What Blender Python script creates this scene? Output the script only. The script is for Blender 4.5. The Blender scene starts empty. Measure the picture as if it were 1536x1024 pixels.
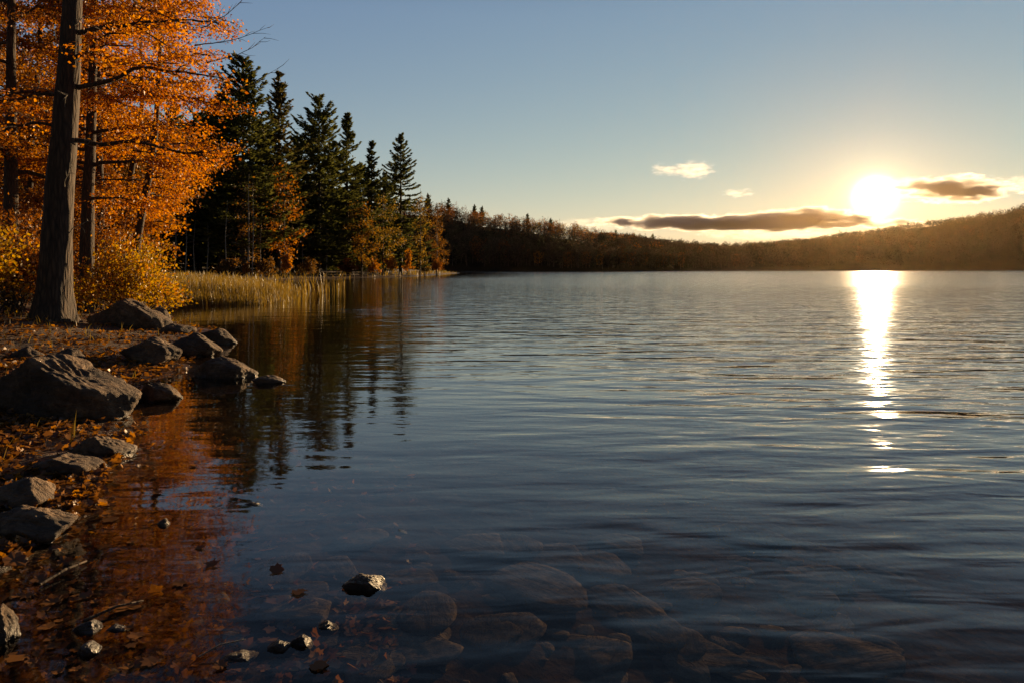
import bpy, math, random
import numpy as np
from mathutils import Vector, noise as mnoise

R = math.radians
SC = bpy.context.scene
COL = SC.collection
EYE = 1.25            # eye height above the water, metres
FPX, HZN = 1024.0, 403.5
SUN_AZ, SUN_EL = R(28.0), R(5.3)
SUN_DIR = Vector((math.sin(SUN_AZ)*math.cos(SUN_EL), math.cos(SUN_AZ)*math.cos(SUN_EL), math.sin(SUN_EL)))

# ------------------------------------------------------------------ helpers
def tag(o, label=None, cat=None, group=None, kind=None):
    if label: o['label'] = label
    if cat: o['category'] = cat
    if group: o['group'] = group
    if kind: o['kind'] = kind
    return o

def empty(name, loc, label, cat, group=None):
    o = bpy.data.objects.new(name, None)
    o.empty_display_size = 0.2
    COL.objects.link(o); o.location = loc
    return tag(o, label, cat, group)

def mesh_obj(name, V, F, mat, parent=None, smooth=False, attrs=None, loc=None):
    """V (n,3) array; F list of integer arrays (k,3) or (k,4)."""
    V = np.asarray(V, dtype=np.float32)
    me = bpy.data.meshes.new(name)
    me.vertices.add(len(V)); me.vertices.foreach_set('co', V.ravel())
    F = [np.asarray(f, dtype=np.int32) for f in F if len(f)]
    loops = np.concatenate([f.ravel() for f in F])
    tot = np.concatenate([np.full(len(f), f.shape[1], np.int32) for f in F])
    start = np.concatenate([[0], np.cumsum(tot)[:-1]]).astype(np.int32)
    me.loops.add(len(loops)); me.loops.foreach_set('vertex_index', loops)
    me.polygons.add(len(tot)); me.polygons.foreach_set('loop_start', start)
    me.polygons.foreach_set('loop_total', tot)
    me.polygons.foreach_set('use_smooth', np.full(len(tot), smooth, bool))
    if attrs:
        for k, a in attrs.items():
            if a.ndim == 1:
                at = me.attributes.new(k, 'FLOAT', 'POINT'); at.data.foreach_set('value', a.astype(np.float32))
            else:
                at = me.attributes.new(k, 'FLOAT_COLOR', 'POINT'); at.data.foreach_set('color', a.astype(np.float32).ravel())
    me.update(calc_edges=True); me.validate()
    if mat: me.materials.append(mat)
    o = bpy.data.objects.new(name, me)
    COL.objects.link(o)
    if parent: o.parent = parent
    if loc is not None: o.location = loc
    return o

class Acc:
    """collects pieces of ONE mesh"""
    def __init__(s): s.V=[]; s.F={3:[],4:[]}; s.n=0; s.A=[]
    def add(s, V, *Fs, a=None):
        V=np.asarray(V,float); s.V.append(V)
        for f in Fs:
            f=np.asarray(f)
            if len(f): s.F[f.shape[1]].append(f+s.n)
        if a is not None: s.A.append(np.broadcast_to(a,(len(V),4)))
        s.n+=len(V)
    def build(s, name, mat, parent=None, smooth=False, attr=None, loc=None, extra=None):
        F=[np.concatenate(s.F[k]) for k in (3,4) if s.F[k]]
        at={attr:np.concatenate(s.A)} if attr and s.A else None
        if extra: at={**(at or {}),**extra}
        return mesh_obj(name, np.concatenate(s.V), F, mat, parent, smooth, at, loc)

def unit(v):
    v=np.asarray(v,float); return v/np.maximum(np.linalg.norm(v,axis=-1,keepdims=True),1e-9)

def tube(P, rad, seg=8, rng=None, rough=0.0):
    P=np.asarray(P,float); n=len(P); rad=np.broadcast_to(np.asarray(rad,float),(n,))
    T=unit(np.gradient(P,axis=0))
    ref=np.array([0,0,1.0]) if abs(T[0,2])<0.8 else np.array([0,1.0,0])
    A=unit(np.cross(T,ref)); B=np.cross(T,A)
    th=np.linspace(0,2*np.pi,seg,endpoint=False)
    rr=rad[:,None]*np.ones((n,seg))
    if rng is not None and rough>0: rr=rr*(1+rough*rng.normal(size=(n,seg)))
    V=P[:,None]+rr[...,None]*(np.cos(th)[None,:,None]*A[:,None]+np.sin(th)[None,:,None]*B[:,None])
    V=V.reshape(-1,3)
    i=np.arange(n-1)[:,None]*seg; j=np.arange(seg)[None]; k=(j+1)%seg
    Q=np.stack([i+j,i+k,i+seg+k,i+seg+j],-1).reshape(-1,4)
    V=np.vstack([V,P[-1:]+T[-1:]*rad[-1]*0.5])
    c=(n-1)*seg; t=np.arange(seg)
    Tr=np.stack([c+t,c+(t+1)%seg,np.full(seg,n*seg)],-1)
    return V,Q,Tr

def kites(C, D, N, L, W):
    """leaf quads: centres C, along D, normals N, lengths L, widths W"""
    D=unit(D); S=unit(np.cross(D,N)); L=np.asarray(L)[:,None]; W=np.asarray(W)[:,None]
    Nn=unit(np.cross(S,D))
    a=C-D*L*.5; b=C+S*W*.5-D*L*.08+Nn*W*.12; c=C+D*L*.5; d=C-S*W*.5-D*L*.08+Nn*W*.12
    V=np.stack([a,b,c,d],1).reshape(-1,3)
    Q=np.arange(len(C)*4).reshape(-1,4)
    return V,Q

LOBES=np.array([(0,-.50),(.14,-.40),(.40,-.38),(.40,-.10),(.60,.10),(.42,.20),(.36,.36),(.20,.36),(0,.62),
                (-.20,.36),(-.36,.36),(-.42,.20),(-.60,.10),(-.40,-.10),(-.40,-.38),(-.14,-.40)])
def lobed(C, D, N, size, rng, curl=.25):
    D=unit(D); S=unit(np.cross(D,N)); Nn=unit(np.cross(S,D)); m=len(C)
    size=np.asarray(size)[:,None,None]
    cu=(rng.normal(size=(m,1,1))*.5+.6)*curl
    rr=(LOBES**2).sum(1)[None,:,None]
    jit=1+.15*rng.normal(size=(m,16,1))
    ring=C[:,None]+size*jit*(LOBES[None,:,0:1]*S[:,None]+LOBES[None,:,1:2]*D[:,None])+size*cu*rr*Nn[:,None]
    V=np.concatenate([C[:,None],ring],1).reshape(-1,3)
    b=np.arange(m)[:,None]*17; t=np.arange(16)[None]
    Tr=np.stack([b+0*t,b+1+t,b+1+(t+1)%16],-1).reshape(-1,3)
    return V,Tr

# value noise in numpy
def _hash(i,j,s):
    h=np.sin(i*127.1+j*311.7+s*74.7)*43758.5453
    return h-np.floor(h)
def vnoise(x,y,s=0):
    i=np.floor(x); j=np.floor(y); u=x-i; v=y-j
    u=u*u*(3-2*u); v=v*v*(3-2*v)
    return (_hash(i,j,s)*(1-u)+_hash(i+1,j,s)*u)*(1-v)+(_hash(i,j+1,s)*(1-u)+_hash(i+1,j+1,s)*u)*v
def fbm(x,y,s=0,o=4):
    r=0; a=.5
    for k in range(o): r=r+a*(vnoise(x*2**k,y*2**k,s+k)-.5); a*=.5
    return r
def sstep(a,b,x):
    t=np.clip((x-a)/(b-a),0,1); return t*t*(3-2*t)

# ------------------------------------------------------------------ terrain
def gp(px,py,z=0.0):
    Y=(EYE-z)*FPX/(py-HZN); return ((px-768)/FPX*Y, Y)
SHORE=[(-7,-6),(-3.6,-.5),(-2.7,1.2),(-2.35,2.2)]+[gp(*p) for p in
   [(0,835),(60,800),(118,752),(150,700),(198,640),(185,604),(262,562),(285,532),(345,509),(325,494),(250,477),(215,467),
    (300,457),(400,454.5),(436,450),(425,440),(380,430),(400,423),(455,418.6),(500,417.6),(540,416.6),(600,415.4),(640,413.6),(668,411.6),(692,409.9)]]+\
   [(-25,232),(-60,240),(-130,300),(-420,330),(-420,-6)]
SH=np.array(SHORE)
def signed(x,y):
    """distance to the shoreline, positive on land"""
    x=np.asarray(x,float); y=np.asarray(y,float)
    best=np.full(x.shape,1e18); ins=np.zeros(x.shape,bool)
    n=len(SH)
    for k in range(n):
        x0,y0=SH[k]; x1,y1=SH[(k+1)%n]
        dx,dy=x1-x0,y1-y0
        t=np.clip(((x-x0)*dx+(y-y0)*dy)/(dx*dx+dy*dy),0,1)
        best=np.minimum(best,(x-x0-t*dx)**2+(y-y0-t*dy)**2)
        c=((y0>y)!=(y1>y))
        with np.errstate(divide='ignore',invalid='ignore'):
            ins^=c&(x<(x1-x0)*(y-y0)/(y1-y0 if y1!=y0 else 1e-9)+x0)
    d=np.sqrt(best)
    return np.where(ins,d,-d)
def height(x,y):
    x=np.asarray(x,float); y=np.asarray(y,float)
    r=np.hypot(x,y)
    d=signed(x,y)+fbm(x*.9,y*.9,3,3)*np.clip(r*.06,.1,1.6)
    land=.10*np.clip(d,0,3)+.065*np.clip(d-3,0,12)+.03*np.clip(d-15,0,90)
    bed=-.105*np.clip(-d,0,4)-.17*np.clip(-d-4,0,18)
    z=np.where(d>0,land,bed)
    z=z+fbm(x*1.7,y*1.7,9,4)*.16*np.clip(.35+d*.2,.2,1.0)+fbm(x*9,y*9,17,3)*.03
    return z
def ground_z(x,y): return float(height(np.array([x]),np.array([y]))[0])
def hit(px,py,ymin=1.0,ymax=260):
    """the point of the ground that photo pixel (px,py) shows"""
    Y=np.geomspace(ymin,ymax,1600); X=(px-768)/FPX*Y; Z=EYE-(py-HZN)/FPX*Y
    h=height(X,Y); k=np.argmax(Z<=h)
    if Z[k]>h[k]: k=len(Y)-1
    return float(X[k]),float(Y[k]),float(h[k])

# ------------------------------------------------------------------ node materials
class NT:
    def __init__(s,name):
        s.m=bpy.data.materials.new(name); s.m.use_nodes=True; s.t=s.m.node_tree
        s.t.nodes.clear(); s.out=s.t.nodes.new('ShaderNodeOutputMaterial')
    def n(s,typ,ins=None,**kw):
        nd=s.t.nodes.new('ShaderNode'+typ)
        for k,v in kw.items(): setattr(nd,k,v)
        if ins:
            for k,v in ins.items():
                if isinstance(v,tuple) and len(v)==2 and hasattr(v[0],'outputs'): s.t.links.new(v[0].outputs[v[1]],nd.inputs[k])
                elif hasattr(v,'outputs'): s.t.links.new(v.outputs[0],nd.inputs[k])
                else: nd.inputs[k].default_value=v
        return nd
    def ramp(s,fac,stops):
        nd=s.n('ValToRGB',{'Fac':fac}); el=nd.color_ramp.elements
        while len(el)<len(stops): el.new(.5)
        for e,(p,c) in zip(el,stops): e.position=p; e.color=(*c,1)
        return nd
    def math(s,op,a,b=None,c=None,clamp=False):
        nd=s.t.nodes.new('ShaderNodeMath'); nd.operation=op; nd.use_clamp=clamp
        for i,v in enumerate((a,b,c)):
            if v is None: continue
            if isinstance(v,tuple): s.t.links.new(v[0].outputs[v[1]],nd.inputs[i])
            elif hasattr(v,'outputs'): s.t.links.new(v.outputs[0],nd.inputs[i])
            else: nd.inputs[i].default_value=v
        return nd
    def surf(s,nd,o=0): s.t.links.new(nd.outputs[o],s.out.inputs['Surface']); return s.m
    def vol(s,nd): s.t.links.new(nd.outputs[0],s.out.inputs['Volume']); return s.m

def leaf_mat(name, stops, trans=.55, gloss=.03, tint=1.25):
    t=NT(name)
    g=t.n('NewGeometry'); at_=t.n('Attribute',attribute_name='clump')
    f_=t.math('ADD',t.math('MULTIPLY',(g,'Random Per Island'),.6),t.math('MULTIPLY',t.math('FRACT',t.math('ADD',(at_,'Fac'),0.0)),.4))
    col=t.ramp(f_,stops)
    tc=t.n('HueSaturation',{'Color':col,'Saturation':1.06,'Value':1.1})
    df=t.n('BsdfDiffuse',{'Color':col}); tr=t.n('BsdfTranslucent',{'Color':tc})
    mx=t.n('MixShader',{0:trans,1:df,2:tr})
    gl=t.n('BsdfGlossy',{'Color':(.9,.9,.9,1),'Roughness':.42})
    return t.surf(t.n('MixShader',{0:gloss,1:mx,2:gl}))

def tint_mat(name, trans=.25):
    t=NT(name)
    a=t.n('Attribute',attribute_name='tint'); g=t.n('NewGeometry')
    hv=t.n('HueSaturation',{'Color':a,'Value':t.math('MULTIPLY_ADD',(g,'Random Per Island'),.7,.65)})
    df=t.n('BsdfDiffuse',{'Color':hv}); tr=t.n('BsdfTranslucent',{'Color':hv})
    return t.surf(t.n('MixShader',{0:trans,1:df,2:tr}))

def bark_mat(name, lo, hi, sc=6.0, bump=.03):
    t=NT(name)
    tc=t.n('TexCoord')
    mp=t.n('Mapping',{'Vector':(tc,'Object'),'Scale':(sc,sc,sc*.16)})
    n1=t.n('TexNoise',{'Vector':mp,'Scale':2.2,'Detail':8,'Roughness':.65})
    v=t.n('TexVoronoi',{'Vector':mp,'Scale':3.0},feature='DISTANCE_TO_EDGE')
    hgt=t.math('ADD',t.math('MULTIPLY',n1,.6),t.math('MINIMUM',v,.35))
    col=t.ramp(hgt,[(.2,lo),(.75,hi)])
    b=t.n('Bump',{'Height':hgt,'Distance':bump,'Strength':1.0})
    return t.surf(t.n('BsdfPrincipled',{'Base Color':col,'Roughness':.9,'Normal':b}))

def rock_mat(name,k=1.0,pal=None):
    t=NT(name)
    tc=t.n('TexCoord'); oi=t.n('ObjectInfo')
    off=t.n('VectorMath',{0:(tc,'Object'),1:(oi,'Location')},operation='ADD')
    n1=t.n('TexNoise',{'Vector':off,'Scale':3.2,'Detail':10,'Roughness':.62})
    n2=t.n('TexNoise',{'Vector':off,'Scale':26.0,'Detail':7,'Roughness':.7})
    mp=t.n('Mapping',{'Vector':off,'Rotation':(0,R(35),R(20)),'Scale':(1.2,5,9)})
    n3=t.n('TexNoise',{'Vector':mp,'Scale':2.6,'Detail':7,'Roughness':.6,'Distortion':.6})
    col=t.ramp(n1,[(p,tuple(k*v for v in c)) for p,c in pal or [(.28,(.045,.030,.019)),(.5,(.115,.075,.044)),(.62,(.23,.150,.084)),(.8,(.078,.055,.037))]])
    spk=t.ramp(n2,[(.36,(.45,.42,.40)),(.62,(1.15,1.1,1.05))])
    c2=t.n('Mix',{0:.8,6:col,7:spk},data_type='RGBA',blend_type='MULTIPLY')
    c2.inputs[0].default_value=.8
    # wet, darker band just above and below the water line
    g=t.n('NewGeometry'); z=t.n('SeparateXYZ',{0:(g,'Position')})
    wet=t.n('MapRange',{'Value':t.math('MULTIPLY_ADD',n1,.05,(z,'Z')),'From Min':.03,'From Max':.085,'To Min':1.0,'To Max':0.0})
    c3=t.n('Mix',{6:(c2,2),7:(.35,.33,.30,1)},data_type='RGBA',blend_type='MULTIPLY')
    t.t.links.new(wet.outputs[0],c3.inputs[0])
    rg=t.n('MapRange',{'Value':wet,'To Min':.85,'To Max':.35})
    hh=t.math('ADD',t.math('MULTIPLY',n3,.11),t.math('ADD',t.math('MULTIPLY',n1,.06),t.math('MULTIPLY',n2,.022)))
    b=t.n('Bump',{'Height':hh,'Distance':1.0,'Strength':.8})
    sp=t.n('MapRange',{'Value':(z,'Z'),'From Min':-.02,'From Max':.01,'To Min':0.0,'To Max':.5})
    return t.surf(t.n('BsdfPrincipled',{'Base Color':(c3,2),'Roughness':rg,'Normal':b,'Specular IOR Level':sp}))

def ground_mat():
    t=NT('shore_soil')
    g=t.n('NewGeometry'); z=t.n('SeparateXYZ',{0:(g,'Position')})
    n1=t.n('TexNoise',{'Vector':(g,'Position'),'Scale':1.3,'Detail':9,'Roughness':.65})
    n2=t.n('TexNoise',{'Vector':(g,'Position'),'Scale':14.0,'Detail':8,'Roughness':.7})
    vo=t.n('TexVoronoi',{'Vector':(g,'Position'),'Scale':17.0,'Randomness':1.0})
    soil=t.ramp(n1,[(.3,(.030,.020,.013)),(.55,(.075,.048,.028)),(.8,(.11,.066,.035))])
    leaf=t.ramp((vo,'Color'),[(.1,(.05,.022,.010)),(.45,(.15,.058,.014)),(.7,(.09,.046,.02)),(.95,(.26,.12,.022))])
    lf=t.n('MapRange',{'Value':n2,'From Min':.45,'From Max':.6})
    land=t.n('Mix',{6:soil,7:leaf},data_type='RGBA'); t.t.links.new(lf.outputs[0],land.inputs[0])
    # lake bed: silt with gravel
    v2=t.n('TexVoronoi',{'Vector':(g,'Position'),'Scale':9.0,'Randomness':1.0})
    bed=t.ramp((v2,'Color'),[(.1,(.03,.024,.018)),(.5,(.055,.043,.030)),(.9,(.10,.076,.052))])
    bedm=t.n('Mix',{6:soil,7:bed},data_type='RGBA'); t.t.links.new(t.n('MapRange',{'Value':n2,'From Min':.42,'From Max':.58}).outputs[0],bedm.inputs[0])
    under=t.n('MapRange',{'Value':(z,'Z'),'From Min':-.03,'From Max':.03})
    cc=t.n('Mix',{6:(bedm,2),7:(land,2)},data_type='RGBA'); t.t.links.new(under.outputs[0],cc.inputs[0])
    wet=t.n('MapRange',{'Value':t.math('MULTIPLY_ADD',n1,.10,(z,'Z')),'From Min':.06,'From Max':.2,'To Min':.30,'To Max':.9})
    hh=t.math('ADD',t.math('MULTIPLY',n2,.05),t.math('MULTIPLY',(vo,'Distance'),.02))
    b=t.n('Bump',{'Height':hh,'Distance':1.0,'Strength':.9})
    sp=t.n('MapRange',{'Value':(z,'Z'),'From Min':-.02,'From Max':.01,'To Min':0.0,'To Max':.5})
    return t.surf(t.n('BsdfPrincipled',{'Base Color':(cc,2),'Roughness':wet,'Normal':b,'Specular IOR Level':sp}))

def hill_mat():
    t=NT('hill_floor'); g=t.n('NewGeometry')
    n1=t.n('TexNoise',{'Vector':(g,'Position'),'Scale':.08,'Detail':8,'Roughness':.7})
    c=t.ramp(n1,[(.3,(.014,.013,.008)),(.6,(.03,.022,.012)),(.8,(.045,.028,.014))])
    return t.surf(t.n('BsdfDiffuse',{'Color':c}))

def water_mat():
    t=NT('lake_water')
    g=t.n('NewGeometry'); P=(g,'Position')
    amp=t.n('Attribute',attribute_name='amp'); ruf=t.n('Attribute',attribute_name='ruffle')
    m1=t.n('Mapping',{'Vector':P,'Rotation':(0,0,R(7)),'Scale':(.62,2.0,1)})
    w1=t.n('TexNoise',{'Vector':m1,'Scale':1.0,'Detail':2.0,'Roughness':.4,'Distortion':.5})
    m2=t.n('Mapping',{'Vector':P,'Rotation':(0,0,R(-9)),'Scale':(1.7,5.6,1)})
    w2=t.n('TexNoise',{'Vector':m2,'Scale':1.0,'Detail':2.5,'Roughness':.45,'Distortion':.3})
    m3=t.n('Mapping',{'Vector':P,'Scale':(2.2,3.2,1)})
    w3=t.n('TexNoise',{'Vector':m3,'Scale':1.0,'Detail':3,'Roughness':.5})
    h1=t.math('MULTIPLY',w1,W1); h2=t.math('MULTIPLY',w2,W2)
    h=t.math('MULTIPLY',t.math('ADD',h1,h2),(amp,'Fac'))
    h=t.math('ADD',h,t.math('MULTIPLY',w3,t.math('MULTIPLY',(ruf,'Fac'),W3)))
    h=t.math('ADD',h,t.math('MULTIPLY',w3,.0012))
    b=t.n('Bump',{'Height':h,'Distance':1.0,'Strength':1.0})
    mic=t.n('Attribute',attribute_name='micro')
    rough=t.math('MULTIPLY_ADD',(mic,'Fac'),.045,t.math('MULTIPLY_ADD',(ruf,'Fac'),.05,.03))
    dn=t.n('VectorMath',{0:(g,'Incoming'),1:b},operation='DOT_PRODUCT')      # Schlick's reflectance, the same from both sides
    fr=t.math('MULTIPLY_ADD',t.math('POWER',t.math('SUBTRACT',1.0,t.math('ABSOLUTE',(dn,'Value')),clamp=True),4.75),.98,.02,clamp=True)
    gl=t.n('BsdfGlossy',{'Color':(1,1,1,1),'Roughness':rough,'Normal':b})
    ca=t.n('VectorMath',{0:(g,'Incoming'),1:(g,'True Normal')},operation='DOT_PRODUCT')
    inv=t.math('DIVIDE',1.0,t.math('MAXIMUM',t.math('ABSOLUTE',(ca,'Value')),.04))
    tc_=t.n('CombineColor',{0:t.math('POWER',.968,inv),1:t.math('POWER',.955,inv),2:t.math('POWER',.93,inv)})
    tr=t.n('BsdfTransparent',{'Color':tc_})
    return t.surf(t.n('MixShader',{0:fr,1:tr,2:gl}))
W1,W2,W3=.056,.021,.034

def cloud_mat(dens, k=1.7, nscale=1/70., edge=1.0):
    t=NT('cloud_vapour')
    tc=t.n('TexCoord'); g=t.n('NewGeometry')
    r=t.n('VectorMath',{0:(tc,'Object')},operation='LENGTH')
    mp=t.n('Mapping',{'Vector':(g,'Position'),'Scale':(nscale*.55,nscale*.55,nscale*1.7)})
    nz=t.n('TexNoise',{'Vector':mp,'Scale':1.0,'Detail':8,'Roughness':.68})
    s=t.math('SUBTRACT',1.0,t.math('POWER',(r,'Value'),2.0))
    d=t.math('MULTIPLY_ADD',t.math('SUBTRACT',nz,.5),k,t.math('SUBTRACT',s,.42))
    d=t.math('MULTIPLY',t.math('MULTIPLY',d,edge,clamp=True),dens/edge*1.6)
    v=t.n('VolumePrincipled',{'Color':(.97,.95,.93,1),'Density':d,'Anisotropy':.48})
    m=t.vol(v)
    m.cycles.volume_step_rate=.2
    return m

M=dict(
 bark=bark_mat('bark_dark',(.014,.010,.007),(.10,.064,.038)),
 bark2=bark_mat('bark_brown',(.016,.011,.007),(.10,.064,.038),9,.02),
 birch=bark_mat('bark_pale',(.16,.13,.10),(.42,.37,.30),8,.01),
 dead=bark_mat('dead_wood',(.10,.085,.07),(.26,.23,.19),12,.005),
 rock=rock_mat('rock'), bedrock=rock_mat('lake_bed_stone',1.0,[(.28,(.20,.175,.135)),(.5,(.40,.35,.27)),(.62,(.54,.475,.37)),(.8,(.28,.245,.19))]),
 orange=leaf_mat('maple_leaves_orange',[(0,(.16,.048,.010)),(.25,(.33,.095,.012)),(.5,(.54,.195,.017)),(.75,(.62,.28,.024)),(.9,(.34,.11,.014)),(1,(.68,.42,.05))],.6),
 rust=leaf_mat('maple_leaves_rust',[(0,(.13,.048,.010)),(.4,(.27,.095,.013)),(.75,(.38,.16,.018)),(1,(.24,.13,.02))],.55),
 yellow=leaf_mat('shrub_leaves_yellow',[(0,(.22,.13,.014)),(.35,(.46,.28,.02)),(.55,(.44,.16,.012)),(.8,(.30,.22,.028)),(1,(.66,.44,.04))]),
 olive=leaf_mat('shrub_leaves_olive',[(0,(.06,.048,.012)),(.35,(.14,.095,.016)),(.65,(.26,.12,.016)),(.85,(.20,.06,.010)),(1,(.34,.22,.03))]),
 brown=leaf_mat('autumn_leaves_brown',[(0,(.09,.05,.016)),(.4,(.20,.10,.02)),(.7,(.30,.13,.018)),(1,(.15,.11,.025))],.45),
 ochre=leaf_mat('ochre_leaves',[(0,(.10,.075,.018)),(.4,(.20,.135,.024)),(.75,(.28,.16,.022)),(1,(.36,.17,.022))],.5),
 gold=leaf_mat('sapling_leaves_gold',[(0,(.34,.13,.012)),(.5,(.48,.20,.015)),(1,(.60,.31,.03))]),
 pine=leaf_mat('pine_needles',[(0,(.060,.068,.018)),(.5,(.120,.122,.030)),(.85,(.175,.155,.034)),(1,(.26,.16,.034))],.45,.03),
 pinebrown=leaf_mat('pine_needles_browned',[(0,(.06,.064,.02)),(.45,(.12,.10,.026)),(.75,(.24,.125,.026)),(1,(.36,.165,.03))],.45,.03),
 reed=leaf_mat('dry_reeds',[(0,(.10,.062,.014)),(.4,(.22,.145,.026)),(.75,(.18,.135,.026)),(1,(.42,.29,.08))],.55),
 litter=leaf_mat('fallen_leaves',[(0,(.06,.030,.012)),(.3,(.18,.075,.016)),(.55,(.38,.16,.022)),(.8,(.56,.30,.04)),(1,(.12,.075,.03))],.45,.04),
 wood=tint_mat('far_foliage'),
 soil=ground_mat(), hill=hill_mat(), water=water_mat(),
)

# ------------------------------------------------------------------ ground, hills, lake
def polar(radii, ang):
    a,r=np.meshgrid(ang,radii)
    X=r*np.sin(a); Y=r*np.cos(a)
    nr,na=X.shape
    i=np.arange(nr-1)[:,None]*na; j=np.arange(na-1)[None]
    Q=np.stack([i+j,i+j+1,i+na+j+1,i+na+j],-1).reshape(-1,4)
    return X.ravel(),Y.ravel(),Q
ang=np.concatenate([np.linspace(R(-150),R(-62),60)[:-1],np.linspace(R(-62),R(45),520),np.linspace(R(45),R(150),50)[1:]])
gx,gy,gq=polar(np.geomspace(.35,262,330),ang)
gz=height(gx,gy)
tag(mesh_obj('ground',np.stack([gx,gy,gz],1),[gq],M['soil'],smooth=True),kind='structure')

RT=np.array([(-900,285),(-300,288),(300,292),(500,299),(620,304),(660,307),(700,317),(760,327),(860,343),(900,350),(1000,360),(1060,366),(1100,369),(1150,366),(1200,359),(1250,352),(1300,345),(1400,331),(1480,318),(1536,309),(1700,296),(2300,300),(4000,320)],float)
def far_params(px):
    ds=np.interp(px,[880,1120,1250],[305,470,520])
    dr=np.interp(px,[860,1100,1300],[440,800,960])
    th=np.interp(px,[880,1150],[12.0,11.0])
    top=(HZN-np.interp(px,RT[:,0],RT[:,1]))/FPX*dr+EYE
    return ds,dr,np.maximum(top-th*.72,2.0)
def hill_z(x,y):
    px=768+FPX*x/np.maximum(y,1)
    ds,dr,zr=far_params(px)
    t=(y-ds)/(dr-ds)
    z=np.where(t<0,np.maximum(-4,(y-ds)*.06),0.0)
    up=zr*np.where(t<1,np.clip(t,0,1)**.8,np.clip(1-(t-1)*.25,.3,1))
    z=np.where(t>=0,.6+up,z)
    z=z+fbm(x/45,y/45,31,3)*np.where(t>0,9,0)*np.clip(t*2,0,1)
    ll=signed(x,y)                      # the wooded land on the left runs on to the hill
    z=np.maximum(z,np.where(ll>8,np.clip((ll-8)*.04,0,3)+1,-9))
    return np.where(y<262,np.where(np.hypot(x,y)<262,-4.5,np.minimum(z,3)),z)
hx,hy,hq=polar(np.geomspace(235,2600,200),np.linspace(R(-75),R(75),420))
hz=hill_z(hx,hy)
tag(mesh_obj('hills',np.stack([hx,hy,hz],1),[hq],M['hill'],smooth=True),kind='structure')

wx,wy,wq=polar(np.concatenate([np.geomspace(.3,320,240),np.geomspace(340,1250,30)]),np.linspace(R(-150),R(150),420))
wd=-signed(wx,wy); wr=np.hypot(wx,wy)
amp=(.10+.90*sstep(.6,7.5,wd-.0))*(1-.45*sstep(30,80,wr))
micro=sstep(5,24,wd)*sstep(7,24,wr)
ruffle=sstep(34,62,wy+14*fbm(wx/16,wy/9,5,3)+wx*.12)*sstep(4,22,wd)*(.75+.5*fbm(wx/40,wy/14,8,3))
tag(mesh_obj('lake',np.stack([wx,wy,wx*0],1),[wq],M['water'],smooth=True,attrs={'amp':amp,'ruffle':np.clip(ruffle,0,1),'micro':micro}),kind='structure')

# ------------------------------------------------------------------ trees
def conifer(H, Rm, seed, base=.12, up=.35, sparse=1.0, whorl=.034, tuft=.42, power=.85):
    """crown and trunk of a layered pine or spruce; origin at its foot"""
    rng=np.random.default_rng(seed)
    nP=14; s=np.linspace(0,1,nP)
    wob=np.cumsum(rng.normal(size=(nP,2))*.02,0)*H*.05
    P=np.stack([wob[:,0],wob[:,1],s*H],1)
    tr=Acc(); tr.add(*tube(P,(.011*H+.06)*(1-s*.97)**.9+.01,9,rng,.04))
    C=[];D=[];L=[];W=[]
    z=H*.985; side=rng.uniform(.72,1.2,16); ph=rng.uniform(0,6.28)
    while z>H*base:
        t=1-z/H
        prof=min(1.0,(t*1.15+.015))**power*(1-.35*sstep(.72,1.0,t))
        nb=int(rng.integers(5,8) if t>.1 else 5)
        for k in range(nb):
            az=ph+2*np.pi*k/nb+rng.normal()*.22
            r=Rm*prof*side[int(az/6.283*16)%16]*rng.uniform(.62,1.18)
            r*=1.18*1.45
            if rng.random()>sparse: r*=rng.uniform(.15,.6)
            if rng.random()<.16+.2*(t>.8): continue
            r=max(r,.28)
            o=np.array([np.cos(az),np.sin(az),0])
            el=(1.25-2.7*t)*up*2 if t<.5 else -.12*up*2+.0
            n=6; q=np.linspace(0,1,n)
            zc=z+rng.normal()*H*whorl*.35+r*(el*q-.30*q**2+ .42*q**3)*1.0+rng.normal()*.05
            bp=o[None]*(q*r)[:,None]; bp[:,2]=zc; bp[:,:2]+=P[0,:2]
            tr.add(*tube(bp,np.linspace(.035+.006*r,.008,n),4))
            m=int(14+r*22*sparse)
            u=rng.uniform(.12,1,m)**.8
            ct=np.stack([np.interp(u,q,bp[:,i]) for i in range(3)],1)
            lat=np.array([-o[1],o[0],0])
            wv=(.30*r*(1.05-u)+.10)*rng.normal(size=m)*.75
            ct+=lat[None]*wv[:,None]; ct[:,2]+=rng.normal(size=m)*.07+.05-np.abs(wv)*.10
            d=o[None]*rng.uniform(.4,1,(m,1))+lat[None]*(np.sign(wv)*rng.uniform(.2,.9,m))[:,None]
            d[:,2]=rng.uniform(-.05,.75,m)*(1.0-.5*t)
            C.append(ct);D.append(d);L.append(rng.uniform(.7,1.3,m)*tuft);W.append(rng.uniform(.30,.52,m)*tuft)
        z-=H*whorl*.72*rng.uniform(.7,1.35)*(.75+.6*t); ph+=rng.uniform(.4,1.0)
    m=26                                    # leading shoot
    C.append(np.stack([rng.normal(size=m)*.06,rng.normal(size=m)*.06,H*rng.uniform(.955,1.005,m)],1)); D.append(np.stack([rng.normal(size=m)*.35,rng.normal(size=m)*.35,np.ones(m)],1)); L.append(np.full(m,tuft)); W.append(np.full(m,tuft*.3))
    C=np.concatenate(C);D=np.concatenate(D);L=np.concatenate(L);W=np.concatenate(W)
    N=rng.normal(size=C.shape); N[:,2]=np.abs(N[:,2])+.6
    cr=Acc(); cr.add(*kites(C,D,N,L,W))
    return tr,cr

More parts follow.
